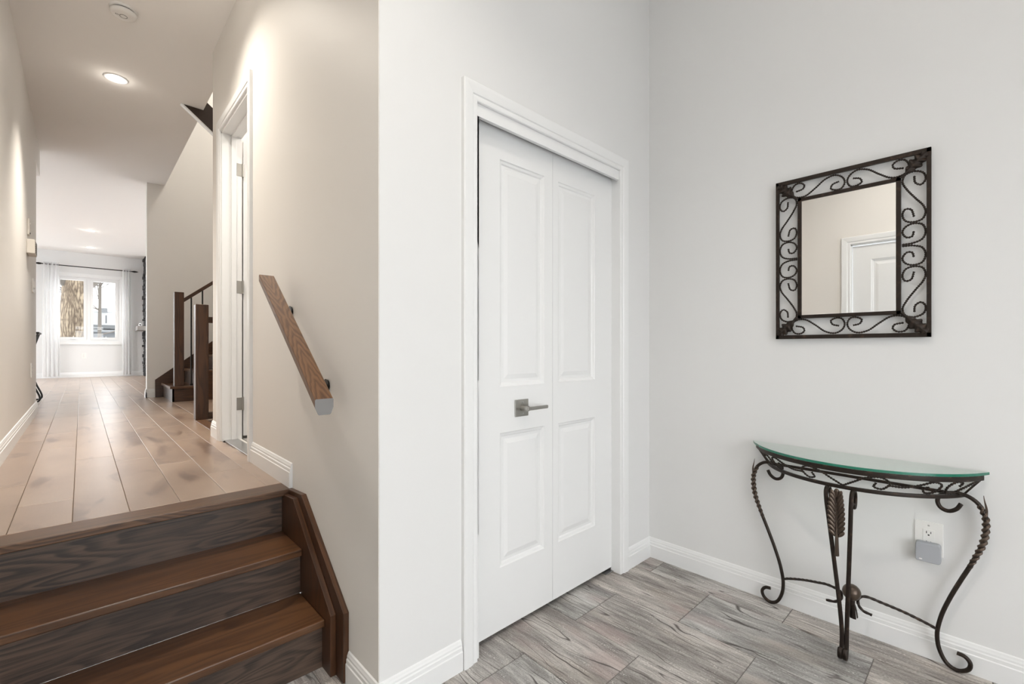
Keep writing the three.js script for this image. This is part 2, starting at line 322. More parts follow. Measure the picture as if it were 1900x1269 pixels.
// casing round an opening with mitred corners; map(a, h, d) gives the point a along the wall, h up, d off the wall
function casing(a0, a1, y0, y1, map, sill = false) {
  const q = [], ring = ([o, d]) => sill ? [[a0 - o, y0 - o], [a0 - o, y1 + o], [a1 + o, y1 + o], [a1 + o, y0 - o], [a0 - o, y0 - o]].map(([a, h]) => map(a, h, d)) : [[a0 - o, y0], [a0 - o, y1 + o], [a1 + o, y1 + o], [a1 + o, y0]].map(([a, h]) => map(a, h, d));
  for (let i = 0; i + 1 < CAS.length; i++) { const A = ring(CAS[i]), B = ring(CAS[i + 1]); for (let k = 0; k + 1 < A.length; k++) q.push([A[k], A[k + 1], B[k + 1], B[k]]); }
  return quads(q);
}
struct('trim_1', casing(1.107, 2.084, 0, 2.152, (a, h, d) => [a, h, ZC + d]), M.trim);
struct('trim_2', casing(-3.66, -2.94, U, 2.705, (a, h, d) => [XM - d, h, a]), M.trim);
struct('trim_3', casing(-.885, .05, 0, 2.15, (a, h, d) => [XL + d, h, a]), M.trim);
struct('trim_4', casing(-.44, .67, 1.375, 2.85, (a, h, d) => [a, h, ZF + d], true), M.trim);

// ------------------------------------------------------------------ doors
// one leaf, drawn in its own x (0..w), y (0..h), facing +z; the panels are sunk behind a sloped sticking
function leaf(parent, name, w, h, th, panels, mat) {
  const g = slabZ(-th, 0, rect(0, w, 0, h), panels.map(([a, b, c, d]) => rect(a, b, c, d)));
  const m = new THREE.Mesh(g, mat); m.name = name; m.castShadow = m.receiveShadow = true; parent.add(m);
  for (const [a, b, c, d] of panels) {
    const R = (o, z) => [[a + o, c + o, z], [b - o, c + o, z], [b - o, d - o, z], [a + o, d - o, z]], q = [];
    const st = [R(0, 0), R(.004, -.004), R(.013, -.0065), R(.018, -.011), R(.03, -.011), R(.05, -.0065)];
    for (let i = 0; i + 1 < st.length; i++) for (let k = 0; k < 4; k++) { const l = (k + 1) % 4; q.push([st[i][k], st[i][l], st[i + 1][l], st[i + 1][k]]); }
    q.push(st[st.length - 1]); const bk = R(0, -th + .004); q.push([bk[3], bk[2], bk[1], bk[0]]);
    const p = new THREE.Mesh(quads(q), mat); p.name = 'panel'; p.castShadow = p.receiveShadow = true; m.add(p);
  }
  return m;
}
const door1 = shell('door_1');
part(door1, 'jamb', merge([box(1.110, 1.122, 0, 2.158, ZC - .12, ZC), box(2.084, 2.092, 0, 2.158, ZC - .12, ZC), box(1.122, 2.084, 2.146, 2.158, ZC - .12, ZC)]), M.trim);
part(door1, 'track', merge([box(1.125, 2.082, 2.136, 2.1465, -1.452, -1.425)]), M.steel);
for (const [x0, n] of [[1.1225, 0], [1.6055, 1]]) {
  const l = leaf(door1, 'door_leaf', .4815, 2.101, .034, n ? [[.039, .330, .262, .826], [.039, .330, 1.02, 1.975]] : [[.150, .426, .262, .826], [.150, .426, 1.02, 1.975]], M.trim);
  l.position.set(x0, .022, -1.418);
}
part(door1, 'valance', box(1.1085, 2.0855, 2.104, 2.165, ZC - .014, ZC + .002), M.trim);
part(door1, 'pivot_bracket', merge([box(2.02, 2.086, .002, .006, -1.45, -1.405, .001), box(2.08, 2.084, .002, .03, -1.45, -1.42)]), M.steel);
{
  const hd = new THREE.Group(); hd.name = 'door_handle'; door1.add(hd);
  part(hd, 'rose', box(1.357, 1.437, .907, .981, -1.418, -1.411, .002), M.nickel);
  part(hd, 'lever', merge([cyl(1.397, .944, -1.392, .013, .011, .042, 'z', 20), box(1.385, 1.515, .9365, .9515, -1.376, -1.362, .004)]), M.nickel);
  part(hd, 'screw', merge([cyl(1.404, .969, -1.4105, .0042, .0038, .002, 'z', 12), cyl(1.404, .919, -1.4105, .0042, .0038, .002, 'z', 12)]), M.steel);
}
const door2 = shell('door_2');      // hall door, open inwards
part(door2, 'jamb', merge([box(XM - .001, XM + .121, U, 2.70, -3.66, -3.643), box(XM - .001, XM + .121, U, 2.70, -2.957, -2.94), box(XM - .001, XM + .121, 2.688, 2.706, -3.66, -2.94), box(XM + .055, XM + .085, U, 2.688, -3.644, -3.632, .002), box(XM + .055, XM + .085, 2.676, 2.689, -3.644, -2.957, .002)]), M.trim);
{
  const l = leaf(door2, 'door_leaf', .69, 2.09, .035, [[.06, .63, .2, .85], [.06, .63, 1.03, 1.97]], M.trim); l.position.set(XM + .132, U + .02, -3.655); l.rotation.y = -.06;
  for (const y of [2.462, 1.637, .816]) {
    part(door2, 'hinge', merge([box(XM + .088, XM + .121, y - .044, y + .044, -3.6435, -3.641, .001), cyl(XM + .126, y, -3.641, .006, .006, .092, 'y', 12), box(XM + .131, XM + .134, y - .044, y + .044, -3.68, -3.645)]), M.nickel);
  }
}
const door3 = shell('door_3');      // side door that the mirror shows
part(door3, 'jamb', merge([box(XL - .12, XL + .001, 0, 2.15, -.893, -.877), box(XL - .12, XL + .001, 0, 2.15, .042, .058), box(XL - .12, XL + .001, 2.139, 2.158, -.893, .058)]), M.trim);
{ const l = leaf(door3, 'door_leaf', .911, 2.12, .04, [[.13, .40, .25, .85], [.51, .78, .25, .85], [.13, .40, 1.05, 1.99], [.51, .78, 1.05, 1.99]], M.trim); l.position.set(XL - .012, .012, .0385); l.rotation.y = Math.PI / 2; }
const door4 = shell('door_4');      // glazed front entrance
{
  const z0 = ZFRONT + .06, z1 = ZFRONT + .13, bars = [];
  for (const [a, b] of [[-.27, -.21], [.22, .27], [1.21, 1.26], [1.50, 1.56]]) bars.push(box(a, b, 0, 2.36, z0, z1));
  bars.push(box(-.27, 1.56, 2.30, 2.36, z0, z1), box(-.27, 1.56, 2.10, 2.15, z0, z1), box(-.27, 1.56, 0, .05, z0, z1), box(-.21, .22, .05, .12, z0, z1), box(1.26, 1.5, .05, .12, z0, z1));
  part(door4, 'frame', merge(bars), M.trim);
  part(door4, 'door_leaf', merge([box(.275, .36, .02, 2.095, z0 + .01, z1 - .01), box(1.12, 1.205, .02, 2.095, z0 + .01, z1 - .01), box(.36, 1.12, .02, .2, z0 + .01, z1 - .01), box(.36, 1.12, 1.98, 2.095, z0 + .01, z1 - .01)]), M.trim);
  const zg = ZFRONT + .095; for (const [a, b, c, d] of [[-.21, .22, .12, 2.10], [.36, 1.12, .2, 1.98], [1.26, 1.5, .12, 2.10], [-.21, 1.5, 2.15, 2.30]]) part(door4, 'pane', quads([[[a, c, zg], [b, c, zg], [b, d, zg], [a, d, zg]]]), M.glass);
}

// ------------------------------------------------------------------ windows of the living room
function window3(name, x0, x1, y0, y1, detail) {
  const w = shell(name), z0 = ZF - .13, z1 = ZF - .05, mid = detail ? .116 : (x0 + x1) / 2;
  part(w, 'frame', merge([box(x0, x1, y0, y0 + .045, z0, z1), box(x0, x1, y1 - .04, y1, z0, z1), box(x0, x0 + .04, y0 + .045, y1 - .04, z0, z1), box(x1 - .04, x1, y0 + .045, y1 - .04, z0, z1), box(mid - .03, mid + .03, y0 + .045, y1 - .04, z0, z1),
    box(x0, x1, y0 - .01, y0 + .012, z1, ZF + .012), box(x0 - .001, x0 + .012, y0, y1, z1, ZF), box(x1 - .012, x1 + .001, y0, y1, z1, ZF), box(x0, x1, y1 - .012, y1 + .001, z1, ZF)]), M.trim);
  for (const [a, b] of [[x0 + .04, mid - .03], [mid + .03, x1 - .04]]) {
    const s = part(w, 'sash', merge([box(a + .001, b - .001, y0 + .046, y0 + .098, z0 + .02, z1 + .012), box(a + .001, b - .001, y1 - .09, y1 - .041, z0 + .02, z1 + .012), box(a + .001, a + .052, y0 + .098, y1 - .09, z0 + .02, z1 + .012), box(b - .052, b - .001, y0 + .098, y1 - .09, z0 + .02, z1 + .012)]), M.trim);
    const zg = z0 + .05; part(s, 'pane', quads([[[a + .05, y0 + .09, zg], [b - .05, y0 + .09, zg], [b - .05, y1 - .085, zg], [a + .05, y1 - .085, zg]]]), M.glass);
    if (detail) part(s, 'crank_handle', merge([box((a + b) / 2 - .03, (a + b) / 2 + .06, y0 + .05, y0 + .075, z1 + .012, z1 + .035, .006), box((a + b) / 2 + .02, (a + b) / 2 + .03, y0 + .07, y0 + .12, z1 + .02, z1 + .03, .003)]), M.trim);
  }
}
window3('window_1', -.44, .67, 1.375, 2.85, true);
window3('window_2', -3.2, -1.05, .75, 2.85, false);
for (const [name, x, za, zb] of [['window_3', 3.67, -12.9, -8.3], ['window_4', -3.56, -13.2, -7.6]]) {      // tall side windows of the living room
  const w = shell(name), n = 3, L = (zb - za) / n, bars = [box(x - .04, x + .04, .75, .82, za, zb), box(x - .04, x + .04, 2.83, 2.9, za, zb)];
  for (let k = 0; k <= n; k++) { const z = za + k * L; bars.push(box(x - .04, x + .04, .75, 2.9, Math.max(za, z - .04), Math.min(zb, z + .04))); }
  part(w, 'frame', merge(bars), M.trim);
  for (let k = 0; k < n; k++) part(w, 'pane', quads([[[x, .82, za + k * L + .04], [x, .82, za + (k + 1) * L - .04], [x, 2.83, za + (k + 1) * L - .04], [x, 2.83, za + k * L + .04]]]), M.glass);
}

// ------------------------------------------------------------------ entry steps
const steps = thing('entry_steps', 'three dark-stained oak steps rising from the grey tile to the hallway', 'stairs', [.16, 0, -1.95]);
const SX0 = XL + .002, SX1 = .66;
for (const [y0, y1, z] of [[.377, .538, -2.215], [.189, .350, -1.977], [.0, .162, -1.74]]) part(steps, 'riser', uvw(box(SX0, SX1, y0, y1, z - .02, z), 'x', rr(.3, 1.2), rr(0, .5)), M.riser);
part(steps, 'nosing', uvw(box(SX0, XM - .001, U - .028, U, -2.318, -2.192, .004), 'x', .3, .1), M.rail);
for (const [y, z] of [[.377, -1.952], [.189, -1.715]]) part(steps, 'tread', uvw(box(SX0, SX1, y - .028, y, z - .265, z, .004), 'x', rr(0, 1), rr(0, .3)), M.tread);
part(steps, 'skirt_board', uvw(slabX(.66, .681, [[-2.24, .05], [-2.24, .538], [-2.19, .545], [-2.07, .556], [-1.662, .223], [-1.662, .0], [-2.0, 0]], [], .0015), 'y', .2, .1), M.darkOak);
part(steps, 'skirt_board', uvw(slabX(.681, XM, [[-2.19, .05], [-2.19, .566], [-2.028, .578], [-1.598, .25], [-1.600, .0], [-2.0, 0]], [], .0015), 'y', .5, .25), M.darkOak);

// wall handrail: solid moulded oak with plumb-cut ends
{
  const t = thing('stair_handrail', 'short sloping oak handrail with grey sawn end on the wall above the steps', 'handrail', [.7, 1.2, -1.93]);
  const za = -1.595, ya = 1.028, zb = -2.272, yb = 1.537;
  const prof = [[.5805, -.004], [.583, 0], [.642, 0], [.6445, -.004], [.6445, -.03], [.636, -.052], [.632, -.056], [.594, -.056], [.590, -.052], [.5805, -.03]];
  const q = prof.map((p, i) => { const n = prof[(i + 1) % prof.length]; return [[p[0], ya + p[1], za], [n[0], ya + n[1], za], [n[0], yb + n[1], zb], [p[0], yb + p[1], zb]]; });
  const g = quads(q), c = Math.cos(.645), s = Math.sin(.645), p = g.attributes.position, uv = g.attributes.uv;
  for (let i = 0; i < p.count; i++) uv.setXY(i, (-p.getZ(i)) * c + p.getY(i) * s, .098 + (p.getX(i) - .6125) * 1.2 + (p.getY(i) - ya) * c + (p.getZ(i) - za) * s);
  const rail = part(t, 'rail', g, M.railFace);
  const cap = (y, z) => { const ce = [.612, y - .03, z], l = []; for (let i = 0; i < prof.length; i++) { const a = prof[i], b = prof[(i + 1) % prof.length]; l.push([[a[0], y + a[1], z], [b[0], y + b[1], z], ce, ce]); } return quads(l); };
  part(rail, 'end_cut', cap(ya, za + .0003), M.railEnd, { label: 'grey sawn end of the rail' }); part(rail, 'end_cut', cap(yb, zb - .0003), M.railEnd);
  for (const [y, z] of [[1.373, -2.217], [1.058, -1.794]]) {
    part(t, 'bracket', merge([cyl(XM - .004, y, z, .026, .022, .008, 'x', 20), sweep([[XM - .004, y, z], [XM - .03, y - .004, z], [.625, y + .012, z], [.612, y + .036 + (z + 2) * 0, z]], circle(.0075, 8), { step: .006 })]), M.ironDark);
  }
}

// ------------------------------------------------------------------ stairs to the upper floor, at the end of the hall
{
  const t = thing('staircase', 'dark wooden staircase with square newel post climbing right at the hall end', 'staircase', [.8, U, -7.1]);
  const RUN = .232, RISE = .1875, X0 = .79, ZA = -7.575, ZB = -6.76;
  for (let k = 0; k < 7; k++) {
    part(t, 'riser', uvw(box(X0 + k * RUN, X0 + k * RUN + .02, U + k * RISE, U + (k + 1) * RISE - .028, ZA, ZB), 'z', k * .3, .1 * k), M.riser);
    part(t, 'tread', uvw(box(X0 - .025 + k * RUN, X0 + (k + 1) * RUN + .02, U + (k + 1) * RISE - .03, U + (k + 1) * RISE, ZA, ZB + .03, .005), 'z', k * .3, .1), M.tread);
    part(t, 'stringer', uvw(box(X0 + k * RUN + .001, X0 + (k + 1) * RUN + .001, U, U + (k + 1) * RISE - .03, ZB - .02, ZB), 'x', k * .2, .1), M.darkOak);
  }
  part(t, 'skirt_board', uvw(slabZ(ZT, ZA, [[.704, U], [.704, .797], [2.5, .797 + 1.8 * .808], [2.5, U]]), 'x'), M.darkOak);
  part(t, 'newel_post', uvw(merge([box(.811, .907, U + RISE, 1.893, -6.856, -6.762, .006)]), 'y'), M.darkOak);
  const slope = RISE / RUN;
  part(t, 'handrail', uvw(slabZ(-6.838, -6.778, [[.905, 1.772], [2.3, 1.772 + 1.395 * slope], [2.3, 1.822 + 1.395 * slope], [.905, 1.822]], [], .006), 'x'), M.darkOak);
  for (let k = 0; k < 9; k++) { const x = .985 + k * .116, step = Math.floor((x - X0 + .02) / RUN); const y0 = U + (step + 1) * RISE, y1 = 1.79 + (x - .905) * slope; part(t, 'baluster', merge([box(x - .0075, x + .0075, y0, y1, -6.8155, -6.8005), box(x - .015, x + .015, y0, y0 + .022, -6.823, -6.793, .004)]), M.ironDark); }
}
{
  const t = thing('stair_railing', 'dark wooden newel post with guard rail beside the hallway opening, nearer than the staircase post', 'railing', [.79, U, -4.92]);
  part(t, 'newel_post', uvw(box(.737, .836, U, 1.603, -4.968, -4.872, .006), 'y', .3, .1), M.darkOak);
  part(t, 'rail', uvw(box(.834, 2.15, 1.44, 1.495, -4.95, -4.89, .008), 'x'), M.darkOak);
  part(t, 'lower_rail', uvw(box(.834, 2.15, U, U + .06, -4.95, -4.89, .006), 'x'), M.darkOak);
  for (let k = 0; k < 12; k++) { const x = .93 + k * .11; part(t, 'baluster', box(x - .0075, x + .0075, U + .05, 1.45, -4.9275, -4.9125), M.ironDark); }
}
{
  const t = thing('stair_stringer', 'dark pointed stair stringer with white lower edge below the hall ceiling', 'stair stringer', [.9, CEIL, -4.95]);
  part(t, 'board', uvw(slabZ(-4.985, -4.95, [[.655, CEIL - .001], [.806, CEIL - .001], [.812, 3.482], [2.2, 3.482 - 1.388 * .806], [2.2, CEIL - 1.545 * .806]]), 'x'), S({ color: lin(.035, .02, .014), roughness: .5 }));
  part(t, 'edge_strip', slabZ(-4.99, -4.946, [[.640, CEIL - .001], [.658, CEIL - .001], [2.2, CEIL - 1.542 * .806], [2.2, CEIL - 1.565 * .806]]), M.trim);
}

// ------------------------------------------------------------------ lamps
function recessed(x, z, label, r = .062, cd = 30, angle = .95) {
  const t = thing('recessed_light', label, 'ceiling light', [x, CEIL, z], 'recessed ceiling lights');
  part(t, 'trim_ring', (() => { const g = new THREE.LatheGeometry([[r - .004, -.002], [r, -.006], [r + .012, -.006], [r + .018, -.0005]].map((p) => new THREE.Vector2(...p)), 40); g.translate(x, CEIL, z); return g; })(), M.trim);
  part(t, 'lens', cyl(x, CEIL - .002, z, r - .003, r - .003, .003, 'y', 32), M.lensWarm);
  lampLight(x, CEIL - .02, z, WARM, cd, angle);
  const h = new THREE.PointLight(WARM, .06, 0, 2); h.position.set(x, CEIL - .03, z); h.castShadow = true; h.shadow.radius = 2; h.name = 'lamp_light'; scene.add(h); return t;   // light leaving the frosted lens sideways
}
recessed(.19, -2.9, 'recessed ceiling light above the head of the dark entry steps', .062, 9, 1.1);
recessed(.45, -.5, 'recessed ceiling light above the foot of the dark entry steps', .062, 5.5, 1.12);
recessed(.202, -4.855, 'round recessed light glowing in the hallway ceiling beyond the smoke detector', .062, 18, .82);
recessed(.12, -11.4, 'small recessed light in the living room ceiling, the one farther from the window', .062, 6);
recessed(.134, -13.3, 'small recessed light in the living room ceiling right by the window wall', .062, 6);
{
  const x = 1.05, z = .35, t = thing('ceiling_lamp', 'flat round white flush lamp on the foyer ceiling over the tile floor', 'ceiling light', [x, CEIL, z]);
  part(t, 'base', cyl(x, CEIL - .015, z, .21, .215, .03, 'y', 48), M.trim); part(t, 'diffuser', cyl(x, CEIL - .042, z, .19, .2, .024, 'y', 48), M.lensSoft);
  const l = new THREE.PointLight(SOFT, .7, 0, 2); l.position.set(x, CEIL - .17, z); l.castShadow = true; l.shadow.radius = 9; l.name = 'lamp_light'; scene.add(l);
}
{ // lamp of the upper landing, over the stairwell
  const x = 1.9, z = -5.8, t = thing('ceiling_lamp', 'flush lamp on the ceiling of the upper landing over the staircase', 'ceiling light', [x, 6.1, z]);
  part(t, 'base', cyl(x, 6.085, z, .16, .165, .03, 'y', 32), M.trim); part(t, 'diffuser', cyl(x, 6.06, z, .14, .15, .024, 'y', 32), M.lensSoft);
  const l = new THREE.PointLight(WARM, 6, 0, 2); l.position.set(x, 5.93, z); l.castShadow = true; l.shadow.radius = 6; l.name = 'lamp_light'; scene.add(l);
}
{ // lamp of the small room behind the hall door
  const x = 1.7, z = -3.0, t = thing('ceiling_lamp', 'flush lamp on the ceiling of the small room behind the open hall door', 'ceiling light', [x, CEIL, z]);
  part(t, 'base', cyl(x, CEIL - .015, z, .14, .145, .03, 'y', 32), M.trim); part(t, 'diffuser', cyl(x, CEIL - .04, z, .12, .13, .022, 'y', 32), M.lensSoft);
  const l = new THREE.PointLight(SOFT, 2.2, 0, 2); l.position.set(x, CEIL - .15, z); l.castShadow = true; l.shadow.radius = 5; l.name = 'lamp_light'; scene.add(l);
}

// ------------------------------------------------------------------ smoke detector
{
  const x = .196, z = -3.84, t = thing('smoke_detector', 'round white smoke detector with test button on the hallway ceiling', 'smoke detector', [x, CEIL, z]);
  const lathe = (p) => { const g = new THREE.LatheGeometry(p.map((q) => new THREE.Vector2(...q)), 48); g.translate(x, CEIL, z); return g; };
  part(t, 'base', lathe([[.0, -.012], [.060, -.012], [.070, -.010], [.072, 0]]), M.plastic);
  part(t, 'gap', lathe([[.062, -.019], [.062, -.011]]), M.slot);
  part(t, 'cover', lathe([[0, -.044], [.03, -.0435], [.052, -.041], [.062, -.036], [.068, -.028], [.069, -.019], [.06, -.0175]]), M.plastic);
  part(t, 'button', lathe([[0, -.047], [.013, -.047], [.0155, -.044], [.0165, -.0430]]), M.plastic);
  part(t, 'button_ring', lathe([[.0165, -.0425], [.0165, -.0455], [.0205, -.0455], [.0215, -.042]]), S({ color: lin(.3, .29, .27), roughness: .5 }));
  for (let k = 0; k < 3; k++) part(t, 'slot', box(x - .040 + k * .007, x - .037 + k * .007, CEIL - .0436, CEIL - .041, z - .005, z + .005), M.slot);
}
// ------------------------------------------------------------------ devices on the left hall wall
{
  const t = thing('door_chime', 'boxy beige door chime with side vents on the left hallway wall', 'door chime', [XL, 2.06, -5.6]);
  part(t, 'housing', box(XL, XL + .05, 2.0, 2.118, -5.72, -5.5, .006), M.beigePlastic);
  for (let k = 0; k < 6; k++) part(t, 'vent', box(XL + .046, XL + .0515, 2.012 + k * .017, 2.020 + k * .017, -5.70, -5.53), M.slot);
}
{
  const t = thing('wall_sensor', 'slim upright beige wall sensor above the boxy door chime', 'sensor', [XL, 2.235, -5.6]);
  part(t, 'plate', box(XL, XL + .014, 2.165, 2.30, -5.66, -5.56, .005), M.beigePlastic); part(t, 'button', cyl(XL + .016, 2.18, -5.6, .008, .006, .006, 'x', 12), M.slot); part(t, 'indicator', cyl(XL + .016, 2.262, -5.6, .007, .006, .006, 'x', 12), M.plastic);
}
{
  const t = thing('light_switch', 'white double light switch near the end of the left hallway wall', 'light switch', [XL, 1.79, -6.15]);
  part(t, 'plate', box(XL, XL + .008, 1.73, 1.86, -6.24, -6.08, .003), M.plastic); for (const z of [-6.2, -6.12]) part(t, 'rocker', box(XL + .004, XL + .016, 1.765, 1.83, z - .018, z + .018, .004), M.plastic);
}
function outlet(label, map, seg = 1) {         // map(a, h, d): a along the wall, h up, d off the wall, about the plate centre
  const t = thing('power_outlet', label, 'power outlet', map(0, 0, 0));
  const B = (a0, a1, h0, h1, d0, d1, r) => { const p = map(a0, h0, d0), q = map(a1, h1, d1); return box(Math.min(p[0], q[0]), Math.max(p[0], q[0]), Math.min(p[1], q[1]), Math.max(p[1], q[1]), Math.min(p[2], q[2]), Math.max(p[2], q[2]), r); };
  part(t, 'plate', B(-.0415, .0415, -.064, .064, 0, .005, .002), M.plastic);
  const f = part(t, 'receptacle', B(-.0172, .0172, -.034, .034, .004, .0068, .0015), M.plastic);
  for (const s of [1, -1]) part(f, 'slots', merge([B(-.0075, -.0052, s * .019 - .0045 + .004, s * .019 + .0045 + .004, .0064, .0072), B(.0052, .0075, s * .019 - .0037 + .004, s * .019 + .0037 + .004, .0064, .0072), B(-.0026, .0026, s * .019 - .0085, s * .019 - .0035, .0064, .0072)]), M.slot);
  part(t, 'screw', B(-.003, .003, .0465, .0525, .0045, .0058, .001), M.steel); return t;
}
outlet('white wall outlet under the glass table, partly covered by the plug-in device', (a, h, d) => [XR - d, .464 + h, -.170 + a]);
outlet('white wall outlet low on the left hallway wall', (a, h, d) => [XL + d, 1.01 + h, -5.98 - a]);
outlet('small grey outlet under the living room window', (a, h, d) => [.037 + a, 1.05 + h, ZF + d]);
{
  const t = thing('plug_in_device', 'rounded square grey plug-in device covering the lower half of the outlet', 'plug-in device', [XR - .005, .418, -.170]);
  const s = new THREE.Shape(), w = .0365, r = .011; s.moveTo(-w + r, -w); s.lineTo(w - r, -w); s.quadraticCurveTo(w, -w, w, -w + r); s.lineTo(w, w - r); s.quadraticCurveTo(w, w, w - r, w); s.lineTo(-w + r, w); s.quadraticCurveTo(-w, w, -w, w - r); s.lineTo(-w, -w + r); s.quadraticCurveTo(-w, -w, -w + r, -w);
  const g = new THREE.ExtrudeGeometry(s, { depth: .022, bevelEnabled: true, bevelThickness: .004, bevelSize: .003, bevelOffset: -.003, bevelSegments: 4, curveSegments: 8 }); g.rotateY(-Math.PI / 2); g.translate(XR - .0115, .416, -.170);
  part(t, 'body', g, M.greyPlastic);
  const e = new THREE.CylinderGeometry(.005, .005, .001, 16); e.scale(1, 1, .5); e.rotateZ(Math.PI / 2); e.rotateX(Math.PI / 2); e.translate(XR - .0378, .389, -.191); part(t, 'emblem', e, M.plastic);
}

// ------------------------------------------------------------------ stamped iron leaf, drawn along +y from 0 to L, facing +z, lobed edges swept towards the tip
function ironLeaf(L, W, lobes, { stem = .25, deep = .4, curl = .35, th = .0018, sweepUp = .42 } = {}) {
  const n = lobes * 9 + 12, m = 12, front = [], pos = [], idx = [], uv = [];
  for (let i = 0; i <= n; i++) {
    const s = i / n, a = (s - stem) / (1 - stem), p = Math.max(0, a) * lobes, fr = p - Math.floor(p);
    const env = a <= 0 ? .17 + .10 * (1 - s / stem) : Math.min(1, .22 + 2.6 * a) * Math.pow(Math.max(0, 1 - Math.pow(a, 3.2)), .62);
    const lobe = a <= 0 || a > .985 ? 1 : 1 - deep * Math.pow(Math.abs(Math.cos(Math.PI * fr)), 2.4);
    const w = W * env * lobe;
    for (let k = 0; k <= m; k++) {
      const t = k / m * 2 - 1, e = Math.abs(t);
      const rib = a > 0 ? .16 * W * e * Math.cos(2 * Math.PI * (fr - .5)) * env : 0, mid = .12 * W * Math.exp(-Math.pow(t / .16, 2));
      front.push([t * w, s * L + (a > 0 ? sweepUp * W * env * e : 0), rib + mid - curl * W * t * t * env + .18 * W * Math.sin(s * 3.1)]);
    }
  }
  const R = m + 1, N = front.length;
  for (const f of [0, 1]) for (const [x, y, z] of front) { pos.push(x, y, z - f * th); uv.push(x, y); }
  for (let i = 0; i < n; i++) for (let k = 0; k < m; k++) { const a = i * R + k, b = a + 1, c = a + R, d = c + 1; idx.push(a, b, d, a, d, c, N + a, N + d, N + b, N + a, N + c, N + d); }
  for (let i = 0; i < n; i++) for (const [k, f] of [[0, 1], [m, 0]]) { const a = i * R + k, c = a + R; f ? idx.push(a, c, N + c, a, N + c, N + a) : idx.push(a, N + c, c, a, N + a, N + c); }
  const g = new THREE.BufferGeometry(); g.setAttribute('position', new THREE.Float32BufferAttribute(pos, 3)); g.setAttribute('uv', new THREE.Float32BufferAttribute(uv, 2)); g.setIndex(idx); g.computeVertexNormals(); return g;
}

// a spray of separate plump leaflets in pairs on a rib, length 1 along +y, facing +z
function leafletSpray(rows, wide, stem) {
  const list = [];
  const blob = (w, l, d, ang, x, y, z, tilt) => { const g = new THREE.SphereGeometry(1, 12, 10), p = g.attributes.position; for (let i = 0; i < p.count; i++) { const yy = p.getY(i), k = .5 + .5 * Math.sqrt(Math.max(0, (yy + 1) / 2)); p.setXYZ(i, p.getX(i) * w * k, yy * l, p.getZ(i) * d * (1 - .5 * Math.abs(p.getX(i)))); } g.translate(0, l * .85, 0); g.rotateX(tilt); g.rotateZ(ang); g.translate(x, y, z); g.computeVertexNormals(); return g; };
  for (let i = 0; i < rows; i++) { const t = i / (rows - 1), y = stem - .04 + t * (1 - stem - .12), w = wide * (.66 + .34 * Math.sin((.10 + t * .72) * Math.PI)); for (const q of [-1, 1]) list.push(blob(.036, w * .52, .024, q * (-.78 + .34 * t), q * .008, y, .012 * Math.sin(t * 3), .25)); }
  list.push(blob(.05, .075, .03, 0, 0, .865, .004, .1));
  list.push(sweep([[0, 0, .004], [0, stem * .45, .012], [0, stem, .016], [0, .6, .016], [0, .9, 0]], circle(.03, 8), { step: .02, taper: (t) => t < stem ? 1.12 - .9 * t : Math.max(.3, 1.0 - .75 * t) }));
  return merge(list);
}

